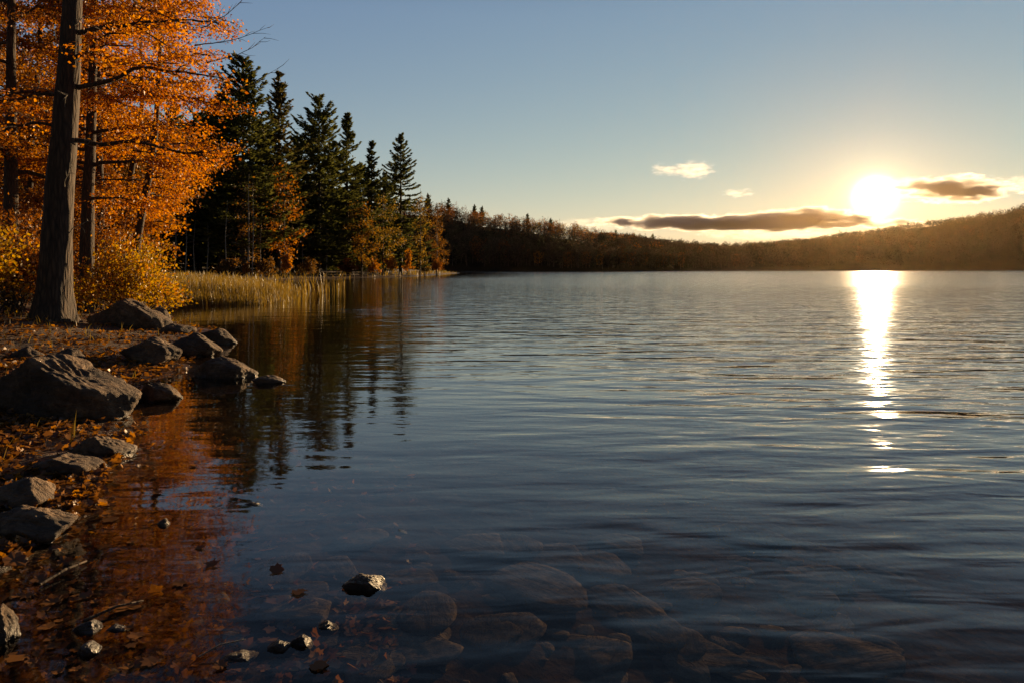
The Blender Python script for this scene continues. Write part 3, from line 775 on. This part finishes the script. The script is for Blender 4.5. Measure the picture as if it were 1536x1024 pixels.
def rocks():
    g='rocks along the shore'
    L=[(-25,538,197,634,'large boulder with a long sunlit slope, nearest the left edge',6,.8),
       (140,443,256,494,'big dark boulder just right of the big trunk',5,.7),
       (178,505,271,547,'flat dark rock before the big trunk, on the leaf covered bank',5,.7),
       (255,496,330,536,'wedge shaped rock with bright grooves at its right end',5,.7),
       (288,530,382,568,'dark rock in the water, right end of the row of rocks',5,.6),
       (205,569,270,602,'wet black rock half in water beside the large boulder',5,.7),
       (300,492,356,517,'low dark rock behind the wedge shaped rock',4,.7),
       (218,462,258,490,'pointed rock leaning on the big dark boulder',4,.7),
       (236,486,290,502,'small dark rock between the boulder and the water',4,.7),
       (108,655,197,692,'flat pale topped rock at the water edge below the large boulder',5,.9),
       (40,689,146,724,'wide flat rock lying among wet leaves',5,.9),
       (-14,724,86,772,'rock with a rough lit end at the left edge of the photo',5,.8),
       (-16,768,112,818,'dark rock dotted with bright leaf bits, lowest of the left group',5,.8),
       (-30,908,29,966,'pale rock in the bottom left corner',5,.9),
       (84,522,126,542,'small rock on the leaf litter below the big trunk',4,.8),
       (515,853,581,886,'lone rock rising from the water near the bottom middle',5,.7),
       (590,791,611,798,'tiny rock tip out in the water',4,.8),
       (474,924,508,944,'small wet rock right of a pair in the water',4,.8),
       (436,940,468,970,'lit wet rock, right one of the touching pair in the water',4,.8),
       (402,952,442,978,'dark wet rock, left one of the touching pair in the water',4,.8),
       (378,562,428,575,'dark sliver of rock in the water beyond the row of rocks',4,.6),
       (232,768,256,788,'small pale tipped stone in the shallow water',4,.8),
       (364,750,394,758,'thin black stone just breaking the calm water',4,.6),
       (108,920,152,950,'small speckled stone near the bottom left corner',4,.8),
       (160,930,194,948,'little pale stone right of the speckled stone',4,.8),
       (116,954,152,984,'rounded orange brown stone near the bottom left corner',4,.8),
       (180,580,214,604,'small rock wedged between the large boulder and the wet black rock',4,.8),
       (330,974,384,994,'low wet stone with a lit right tip near the bottom edge',4,.8),
       (20,520,60,540,'small dark rock on the bank at the left edge of the litter',4,.8)]
    for i,(a,b,c,d,lab,res,dep) in enumerate(L):
        rock('boulder' if 'boulder' in lab.split(',')[0].split(' with')[0] and i<2 else 'stone' if 'stone' in lab else 'rock',a,b,c,d,lab,1000+i,group=g,res=6 if i==0 else res,depth=dep,slope='long' if i in (0,1,2,9,10) else True,sink=.3,tall=.88 if 0<i<6 else .62 if 15<=i<=18 or i in (19,21,22,23,24,25,27) else 1.0,rot=((i*37)%7-3)*.06)
    # stones lying on the lake bed
    g='stones on the lake bed'
    big=[(466,838,542,872,'round pale stone under water left of the lone rock'),(545,915,668,970,'largest flat stone under water below the lone rock'),(580,852,650,888,'stone under water touching the right of the lone rock'),
         (500,800,580,826,'dim stone under water above the lone rock'),(715,800,805,838,'dim broad stone under water right of the tiny rock tip'),(715,855,880,905,'long slab under water right of the lone rock'),
         (530,975,600,1020,'stone under water at the bottom edge below the largest flat stone'),(390,900,470,935,'dim stone under water left of the small wet rock'),(690,930,780,975,'stone under water right of the largest flat stone'),
         (880,890,1000,935,'faint slab under water near the bottom middle'),(1000,960,1110,1010,'faint stone under water near the bottom right'),(1180,955,1340,1020,'wide faint stone under water near the bottom right corner'),
         (860,955,950,1010,'stone under water near the bottom edge right of centre'),(170,985,250,1020,'brown stone under water at the bottom left edge'),(265,880,345,915,'brown stone under water among floating leaves'),
         (220,835,300,866,'brown stone under water left of the floating leaves')]
    for i,(a,b,c,d,lab) in enumerate(big): bed_stone(a,b,c,d,lab,1300+i,g)
    rng=np.random.default_rng(3)
    for i in range(34):
        px=rng.uniform(330,1360); py=rng.uniform(800,1045); w=rng.uniform(50,120)
        bed_stone(px-w/2,py-w*.2,px+w/2,py+w*.2,'flat grey brown stone on the lake bed under shallow water',1600+i,'flat stones on the lake bed',4)
    for i in range(110):
        px=rng.uniform(60,1250); py=rng.uniform(830,1040); w=rng.uniform(14,46)
        bed_stone(px-w/2,py-w*.2,px+w/2,py+w*.2,'small pebble sized stone on the lake bed under shallow water',1400+i,'small stones on the lake bed',3)
def bed_stone(a,b,c,d,lab,seed,g,res=4):
    x,y,z=hit((a+c)/2,(b+d)/2); w=(c-a)/FPX*y
    dp=max(w*.55,min(w*1.1,(d-b)/FPX*y/(EYE/y)*.8)); h=min(w*.17,.065)
    h=min(h,max(.02,(-.025-z)/.62)) if z<-.03 else .03
    V,F=rock_mesh((w,dp,h),seed,res,.35,False)
    o=mesh_obj('lakebed_stone',V,[F],M['bedrock'],smooth=True,loc=(x,y,z+h*.12)); o.rotation_euler.z=seed*.7
    tag(o,lab,'stone',g)

# ------------------------------------------------------------------ reeds, grass, leaves
def blades(x,y,h,w,rng,lean=.25,z=None):
    n=len(x); z=height(x,y) if z is None else z
    z=np.maximum(z,-.25)
    az=rng.uniform(0,6.28,n); fa=rng.uniform(0,6.28,n); le=rng.normal(size=n)*lean*h
    S=np.stack([np.cos(fa),np.sin(fa),0*fa],1)*(w*.5)[:,None]
    O=np.stack([np.cos(az),np.sin(az),0*az],1)
    b=np.stack([x,y,z],1); up=np.array([0,0,1.0])
    m=b+up*(h*.55)[:,None]+O*(le*.3)[:,None]; t=b+up*h[:,None]+O*le[:,None]
    V=np.stack([b-S,b+S,m-S*.8,m+S*.8,t],1).reshape(-1,3)
    k=np.arange(n)[:,None]*5
    return V,k+np.array([[0,1,3,2]]),k+np.array([[2,3,4]])
def plants():
    rng=np.random.default_rng(12)
    # reed bed: inside its outline in the photo
    n=26000; px=rng.uniform(205,470,n); py=rng.uniform(424,459,n)
    k=(EYE)*FPX/(py-HZN); x=(px-768)/FPX*k; y=k
    d=signed(x,y)
    dens=np.where(px<400,1.0,np.clip((470-px)/90,.05,1))*np.clip(.4+1.5*fbm(x/1.5,y/2.5,44,3)+.5,0,1)
    ok=(d>-2.2)&(d<7)&(rng.random(n)<dens*.85)
    x,y=x[ok],y[ok]; m=len(x)
    h=rng.uniform(.28,.75,m)*np.clip(.75+fbm(x/3,y/4,6,3),.4,1.3)
    a=Acc(); a.add(*blades(x,y,h,rng.uniform(.012,.03,m)*np.clip(y/28,.8,2.2),rng,.22))
    tag(a.build('reed_grass',M['reed']),'dry golden reed bed in the cove behind the rocks','reeds',kind='stuff')
    # separate tall reed clumps out in the water
    pos=[(404,446),(416,438),(424,449),(433,441),(443,447),(452,438),(458,448),(466,434),(476,445),(484,436),(494,442),(505,437),(388,440),(372,436),(512,431)]
    for i,(px,py) in enumerate(pos):
        y=EYE*FPX/(py-HZN); x=(px-768)/FPX*y; c=int(rng.integers(6,15))
        ax=rng.normal(size=c)*.14; ay=rng.normal(size=c)*.2; hh=rng.uniform(.5,1.25,c)*(1.1 if i<9 else .8)
        A=Acc(); A.add(*blades(ax,ay,hh+.2,np.full(c,.028*max(1,y/30)),rng,.3,z=np.full(c,-.2)))
        for j in range(min(c,4)):                 # bent seed heads
            A.add(*kites(np.array([[ax[j],ay[j],hh[j]]]),np.array([[rng.normal()*.4,rng.normal()*.4,1]]),np.array([[1,.3,0.]]),[.20],[.05*max(1,y/30)]))
        o=A.build('reed_clump',M['reed'],loc=(x,y,0)); tag(o,'tall thin reeds standing in open water beside the reed bed','reeds','reed clumps standing in the water')
    # grass and herbs on the banks
    n=9000; x=np.concatenate([rng.uniform(-13,-3,n),rng.uniform(-40,-14,n)]); y=np.concatenate([rng.uniform(3,19,n),rng.uniform(60,190,n)])
    d=signed(x,y); ok=(d>.25)&(rng.random(2*n)<np.clip(.35+2.2*fbm(x/1.3,y/1.3,21,3),0,1)*np.where(y<50,.35,1))&~((y>50)&(d>6))
    x,y=x[ok],y[ok]; far=y>50
    h=rng.uniform(.06,.22,len(x)); h=np.where(far,rng.uniform(.3,.8,len(x)),h); w=np.where(far,.12,.010)
    a=Acc(); a.add(*blades(x,y,h,w,rng,.45)); tag(a.build('bank_grass',M['reed']),'short dry grass on the banks of the lake','grass',kind='stuff')
    # leaf litter
    n=48000; px=rng.uniform(-120,330,n); py=440+rng.random(n)**.8*420; Y=EYE*FPX/(py-HZN); x=(px-768)/FPX*Y; y=Y
    d=signed(x,y); cl=np.clip(.58+2.4*fbm(x*1.6,y*1.6,61,3),.08,1)
    ok=(d>-.10)&(rng.random(n)<cl*np.where(d<.5,.5,.9)); x,y=x[ok],y[ok]; m=len(x); z=height(x,y)
    C=np.stack([x,y,np.maximum(z,.0)+.012+rng.random(m)*.03],1)
    N=rng.normal(size=(m,3))*.45; N[:,2]+=1; D=rng.normal(size=(m,3)); D[:,2]*=.3
    A=Acc(); near=y<6.5
    V,T=lobed(C[near],D[near],N[near],rng.uniform(.028,.055,near.sum()),rng); A.add(V,T)
    f=~near; A.add(*kites(C[f],D[f],N[f],rng.uniform(.05,.10,f.sum()),rng.uniform(.04,.08,f.sum())))
    tag(A.build('leaf_litter',M['litter']),'fallen orange leaves carpeting the bank','fallen leaves',kind='stuff')
    # sunken leaves lying on the bed in the shallows
    n=4200; px=rng.uniform(-60,620,n); py=rng.uniform(640,1040,n)
    x=[];y=[];z=[]
    Yv=EYE*FPX/(py-HZN)
    x=(px-768)/FPX*Yv; y=Yv; d=signed(x,y); ok=(d<-.05)&(rng.random(n)<np.clip(.75+1.6*fbm(x*1.5,y*1.5,71,3)-(px>330)*.50,0,1)); x,y=x[ok],y[ok]
    z=height(x,y); m=len(x); C=np.stack([x,y,z+.012],1); N=rng.normal(size=(m,3))*.25; N[:,2]+=1; D=rng.normal(size=(m,3)); D[:,2]*=.2
    V,T=lobed(C,D,N,rng.uniform(.03,.06,m),rng); A=Acc(); A.add(V,T)
    tag(A.build('sunken_leaves',M['litter']),'sunken brown leaves on the shallow lake bed','fallen leaves',kind='stuff')
    # leaves floating on the water, one object each
    fl=[(190,912,.075,'large orange leaf floating near the bottom left corner'),(70,942,.05,'orange leaf floating beside the bottom left corner rock'),(78,905,.055,'red orange leaf floating above the bottom left corner rock'),
        (22,850,.08,'bright curled leaf at the left edge just below the dark rock'),(270,876,.045,'orange leaf floating left of the lone rock, lone and small'),(318,848,.045,'thin leaf floating right of the shallows, uppermost one'),
        (416,856,.05,'bright leaf floating left of the lone rock'),(448,889,.04,'dull red leaf floating left of and below the lone rock'),(165,780,.06,'pair of wet leaves floating right of the dark speckled rock'),
        (40,895,.04,'yellow leaf floating in the shallows at the left edge'),(130,895,.04,'brown leaf floating above the large orange leaf'),(205,955,.04,'dark leaf floating below the large orange leaf'),
        (478,1000,.045,'curled orange leaf near the bottom edge below the small wet rock'),(100,860,.05,'brown leaf floating below the dark speckled rock'),(235,740,.05,'long orange leaf adrift in the orange reflection'),
        (290,700,.04,'small leaf adrift where the orange reflection meets the dark one'),(25,990,.05,'orange leaf at the very bottom left'),(225,995,.04,'brown leaf floating at the bottom edge'),
        (180,680,.045,'leaf lying against the flat pale topped rock'),(150,665,.04,'leaf stuck on the flat pale topped rock'),(330,1000,.04,'leaf floating by the low wet stone'),(60,870,.05,'red leaf floating left of the brown one')]
    for i,(px,py,s,lab) in enumerate(fl):
        x,y=gp(px,py); z=max(.006,ground_z(x,y)+.02)
        N=np.array([[rng.normal()*.12,rng.normal()*.12-.05,1]]); D=np.array([[rng.normal(),rng.normal(),0]])
        V,T=lobed(np.array([[0,0,0.]]),D,N,[s*1.2],rng,.22)
        V2=V.copy(); V2[:,2]-=.0012
        nv=len(V); th=1+np.arange(16); nx=1+(np.arange(16)+1)%16
        S=np.stack([th,nx,nx+nv,th+nv],1)
        lo=V[:,2].min()
        o=mesh_obj('floating_leaf',np.vstack([V,V2]),[np.vstack([T,T[:,::-1]+nv]),S],M['litter'],loc=(x,y,z-lo*.55)); tag(o,lab,'leaf','leaves floating in the shallows')
    for i in range(46):
        px=rng.uniform(0,330)*rng.uniform(.5,1); py=rng.uniform(690,1015); x,y=gp(px,py)
        if ground_z(x,y)>-.01: continue
        V,T=lobed(np.array([[0,0,0.]]),np.array([[rng.normal(),rng.normal(),0]]),np.array([[rng.normal()*.1,rng.normal()*.1,1]]),[rng.uniform(.022,.045)],rng,.3)
        V2=V.copy(); V2[:,2]-=.001; nv=len(V); th=1+np.arange(16); nx=1+(np.arange(16)+1)%16
        o=mesh_obj('floating_leaf',np.vstack([V,V2]),[np.vstack([T,T[:,::-1]+nv]),np.stack([th,nx,nx+nv,th+nv],1)],M['litter'],loc=(x,y,.004-V[:,2].min()*.5))
        tag(o,'small fallen leaf adrift on the dark shallows by the bank','leaf','small leaves adrift in the shallows')
    # a thin wet twig
    P=np.array([(*gp(298,990),.012),(*gp(330,980),.03),(*gp(368,974),.035)]); A=Acc(); A.add(*tube(P,[.003,.0025,.0015],5))
    tag(A.build('twig',M['dead'],smooth=True),'thin pale twig on the water near the bottom edge','twig')
    for i,(a,b,lab) in enumerate([((60,880),(130,845),'long thin stick lying across the shallows at the left'),((125,935),(215,905),'dark stick floating beside the large orange leaf')]):
        p=gp(*a); q=gp(*b); P=np.array([(*p,.01),((p[0]+q[0])/2,(p[1]+q[1])/2+.01,.02),(*q,.012)]); A=Acc(); A.add(*tube(P,[.006,.005,.003],6,rng,.1)); tag(A.build('stick',M['bark2'],smooth=True),lab,'stick')

# ------------------------------------------------------------------ clouds and haze
def clouds():
    g='clouds low over the far hills'; Y=3000.0
    def one(px0,px1,py0,py1,dep,dens,lab,k=1.7,ns=1/70.,edge=1.0):
        cx,cy=(px0+px1)/2,(py0+py1)/2
        V,F=ICO[4]
        V=V*1.02
        o=mesh_obj('cloud',V,[F],cloud_mat(dens,k,ns,edge),smooth=True,loc=((cx-768)/FPX*Y,Y,EYE+(HZN-cy)/FPX*Y))
        o.scale=((px1-px0)/2/FPX*Y,dep,(py1-py0)/2/FPX*Y); tag(o,lab,'cloud',g)
    one(850,1392,319,349,190,.12,'long dark flat cloud left of the sun',3.4,1/62.,4.0)
    one(1130,1300,308,338,110,.09,'small dark cloud lying on top of the long dark cloud near the sun',3.4,1/48.,4.0)
    one(1318,1548,260,310,110,.06,'small cloud with a dark core right of the sun',3.6,1/46.,1.0)
    one(1290,1420,262,290,60,.008,'pale shred of cloud touching the glare of the sun',3.6,1/34.)
    one(1002,1078,238,274,60,.0075,'larger of two white puffs side by side, highest in the sky',3.6,1/26.)
    one(972,1024,242,268,40,.0065,'smaller of two white puffs side by side, highest in the sky',3.6,1/24.)
    one(1074,1138,281,299,35,.006,'tiny white cloud below the two puffs',3.6,1/24.)
    one(1490,1620,258,288,50,.006,'wisp of cloud at the right edge of the photo',3.6,1/30.)
    one(815,965,324,348,70,.0035,'thin pale wisp of cloud at the left end of the long dark cloud',3.6,1/34.)
    one(1000,1330,338,364,90,.0035,'thin bright streak of cloud under the long dark cloud',3.6,1/34.)

def haze():
    x0,x1,y0,y1,z0,z1=-900,1250,-60,1500,-8,135
    V=np.array([(x,y,z) for z in (z0,z1) for y in (y0,y1) for x in (x0,x1)],float)
    F=np.array([[0,2,3,1],[4,5,7,6],[0,1,5,4],[2,6,7,3],[0,4,6,2],[1,3,7,5]])
    t=NT('haze_air'); v=t.n('VolumePrincipled',{'Color':(.98,.70,.38,1),'Density':HAZE,'Anisotropy':.84})
    t.vol(v)
    tag(mesh_obj('haze',V,[F],t.m),'thin evening haze over the lake','haze',kind='stuff')
HAZE=.0000068

# ------------------------------------------------------------------ light, sky, camera
def world():
    w=bpy.data.worlds.new('World'); SC.world=w; w.use_nodes=True; t=w.node_tree; t.nodes.clear(); N=t.nodes.new; K=t.links.new
    out=N('ShaderNodeOutputWorld')
    sky=N('ShaderNodeTexSky'); sky.sky_type='NISHITA'; sky.sun_disc=False; sky.sun_elevation=SUN_EL; sky.sun_rotation=SUN_AZ
    sky.altitude=200; sky.air_density=1.0; sky.dust_density=0.0; sky.ozone_density=1.0
    b1=N('ShaderNodeBackground'); b1.inputs[1].default_value=SKY
    sp=N('ShaderNodeSeparateColor'); cb=N('ShaderNodeCombineColor'); K(sky.outputs[0],sp.inputs[0]); K(cb.outputs[0],b1.inputs[0])
    for i,(p_,a_) in enumerate(GRADE):
        u=N('ShaderNodeMath'); u.operation='MULTIPLY'; K(sp.outputs[i],u.inputs[0]); u.inputs[1].default_value=SKY
        v=N('ShaderNodeMath'); v.operation='POWER'; K(u.outputs[0],v.inputs[0]); v.inputs[1].default_value=p_
        w_=N('ShaderNodeMath'); w_.operation='MULTIPLY'; K(v.outputs[0],w_.inputs[0]); w_.inputs[1].default_value=a_/SKY; K(w_.outputs[0],cb.inputs[i])
    # the sun's disc and the bright air right around it
    mr=N('ShaderNodeMapRange'); mr.interpolation_type='SMOOTHSTEP'; mr.inputs[1].default_value=-.15; mr.inputs[2].default_value=.42; mr.inputs[3].default_value=.36; mr.inputs[4].default_value=1.0
    ms=N('ShaderNodeMath'); ms.operation='MULTIPLY'; ms.inputs[1].default_value=SKY*2**-EXPO; sz=N('ShaderNodeSeparateXYZ'); mz=N('ShaderNodeMapRange'); mz.interpolation_type='SMOOTHSTEP'; mz.inputs[1].default_value=.34; mz.inputs[2].default_value=.50; mz.inputs[3].default_value=1.0; mz.inputs[4].default_value=.42
    me_=N('ShaderNodeMath'); me_.operation='MULTIPLY'; K(mr.outputs[0],me_.inputs[0]); K(mz.outputs[0],me_.inputs[1]); K(me_.outputs[0],ms.inputs[0]); K(sz.outputs[2],mz.inputs[0]); K(ms.outputs[0],b1.inputs[1])
    tc=N('ShaderNodeTexCoord'); dot=N('ShaderNodeVectorMath'); dot.operation='DOT_PRODUCT'; K(tc.outputs['Generated'],dot.inputs[0]); K(tc.outputs['Generated'],sz.inputs[0]); dot.inputs[1].default_value=SUN_DIR
    K(dot.outputs['Value'],mr.inputs[0])
    def m(op,a,b=None):
        n=N('ShaderNodeMath'); n.operation=op
        for i,v in enumerate((a,b)):
            if v is None: continue
            if hasattr(v,'outputs'): K(v.outputs[0],n.inputs[i])
            elif hasattr(v,'is_output'): K(v,n.inputs[i])
            else: n.inputs[i].default_value=v
        return n
    a=m('ARCCOSINE',m('MINIMUM',dot.outputs['Value'],.9999999))
    def lobe(w_,amp_): return m('MULTIPLY',m('EXPONENT',m('MULTIPLY',m('DIVIDE',a,w_),-1.0)),amp_)
    core=m('MULTIPLY',m('EXPONENT',m('MULTIPLY',m('POWER',m('DIVIDE',a,R(.85)),2.0),-1.0)),13.0*2**-EXPO)
    da=m('SUBTRACT',m('ARCTAN2',sz.outputs[0],sz.outputs[1]),SUN_AZ); el=m('MAXIMUM',sz.outputs[2],0.0)
    band=m('MULTIPLY',m('EXPONENT',m('MULTIPLY',m('POWER',m('ABSOLUTE',m('DIVIDE',da,R(24))),2.0),-1.0)),m('MULTIPLY',m('EXPONENT',m('MULTIPLY',el,-1/.055)),.30*2**-EXPO))
    last=None
    for node,col in ((band,(1,.60,.20,1)),(core,(1,.90,.70,1)),(lobe(R(1.3),1.5*2**-EXPO),(1,.72,.36,1)),(lobe(R(3.4),.05*2**-EXPO),(1,.66,.28,1))):
        bg=N('ShaderNodeBackground'); bg.inputs[0].default_value=col; K(node.outputs[0],bg.inputs[1])
        if last is None: last=bg
        else:
            ad=N('ShaderNodeAddShader'); K(last.outputs[0],ad.inputs[0]); K(bg.outputs[0],ad.inputs[1]); last=ad
    ad=N('ShaderNodeAddShader'); K(b1.outputs[0],ad.inputs[0]); K(last.outputs[0],ad.inputs[1]); K(ad.outputs[0],out.inputs['Surface'])
    L=bpy.data.lights.new('sun','SUN'); L.energy=5.0; L.angle=R(.6); L.color=(1.0,.67,.34)
    o=bpy.data.objects.new('sun',L); COL.objects.link(o); o.rotation_euler=(-SUN_DIR).to_track_quat('-Z','Y').to_euler(); o.location=SUN_DIR*50
SKY=.10
EXPO=1.0
GRADE=((.90,1.12),(.75,.92),(.30,.62))

def camera():
    c=bpy.data.cameras.new('camera'); c.lens=24; c.sensor_width=36; c.shift_y=-(512-HZN)/1536; c.clip_start=.05; c.clip_end=9000
    o=bpy.data.objects.new('camera',c); COL.objects.link(o); o.location=(0,0,EYE); o.rotation_euler=(R(90),0,0); SC.camera=o

world(); camera(); shore_trees(); shrubs(); peninsula(); far_wood(); rocks(); plants(); clouds()
if HAZE>0: haze()
SC.view_settings.view_transform='Standard'; SC.view_settings.look='None'; SC.view_settings.exposure=EXPO; SC.view_settings.gamma=1
SC.view_settings.use_curve_mapping=False
cy=SC.cycles
cy.max_bounces=7; cy.diffuse_bounces=3; cy.glossy_bounces=3; cy.transmission_bounces=5; cy.transparent_max_bounces=10; cy.volume_bounces=1
cy.caustics_reflective=False; cy.caustics_refractive=False; cy.sample_clamp_indirect=6.0; cy.sample_clamp_direct=30.0
cy.volume_max_steps=128
cy.use_denoising=True
try: cy.denoiser='OPENIMAGEDENOISE'; cy.denoising_input_passes='RGB_ALBEDO_NORMAL'
except Exception: pass
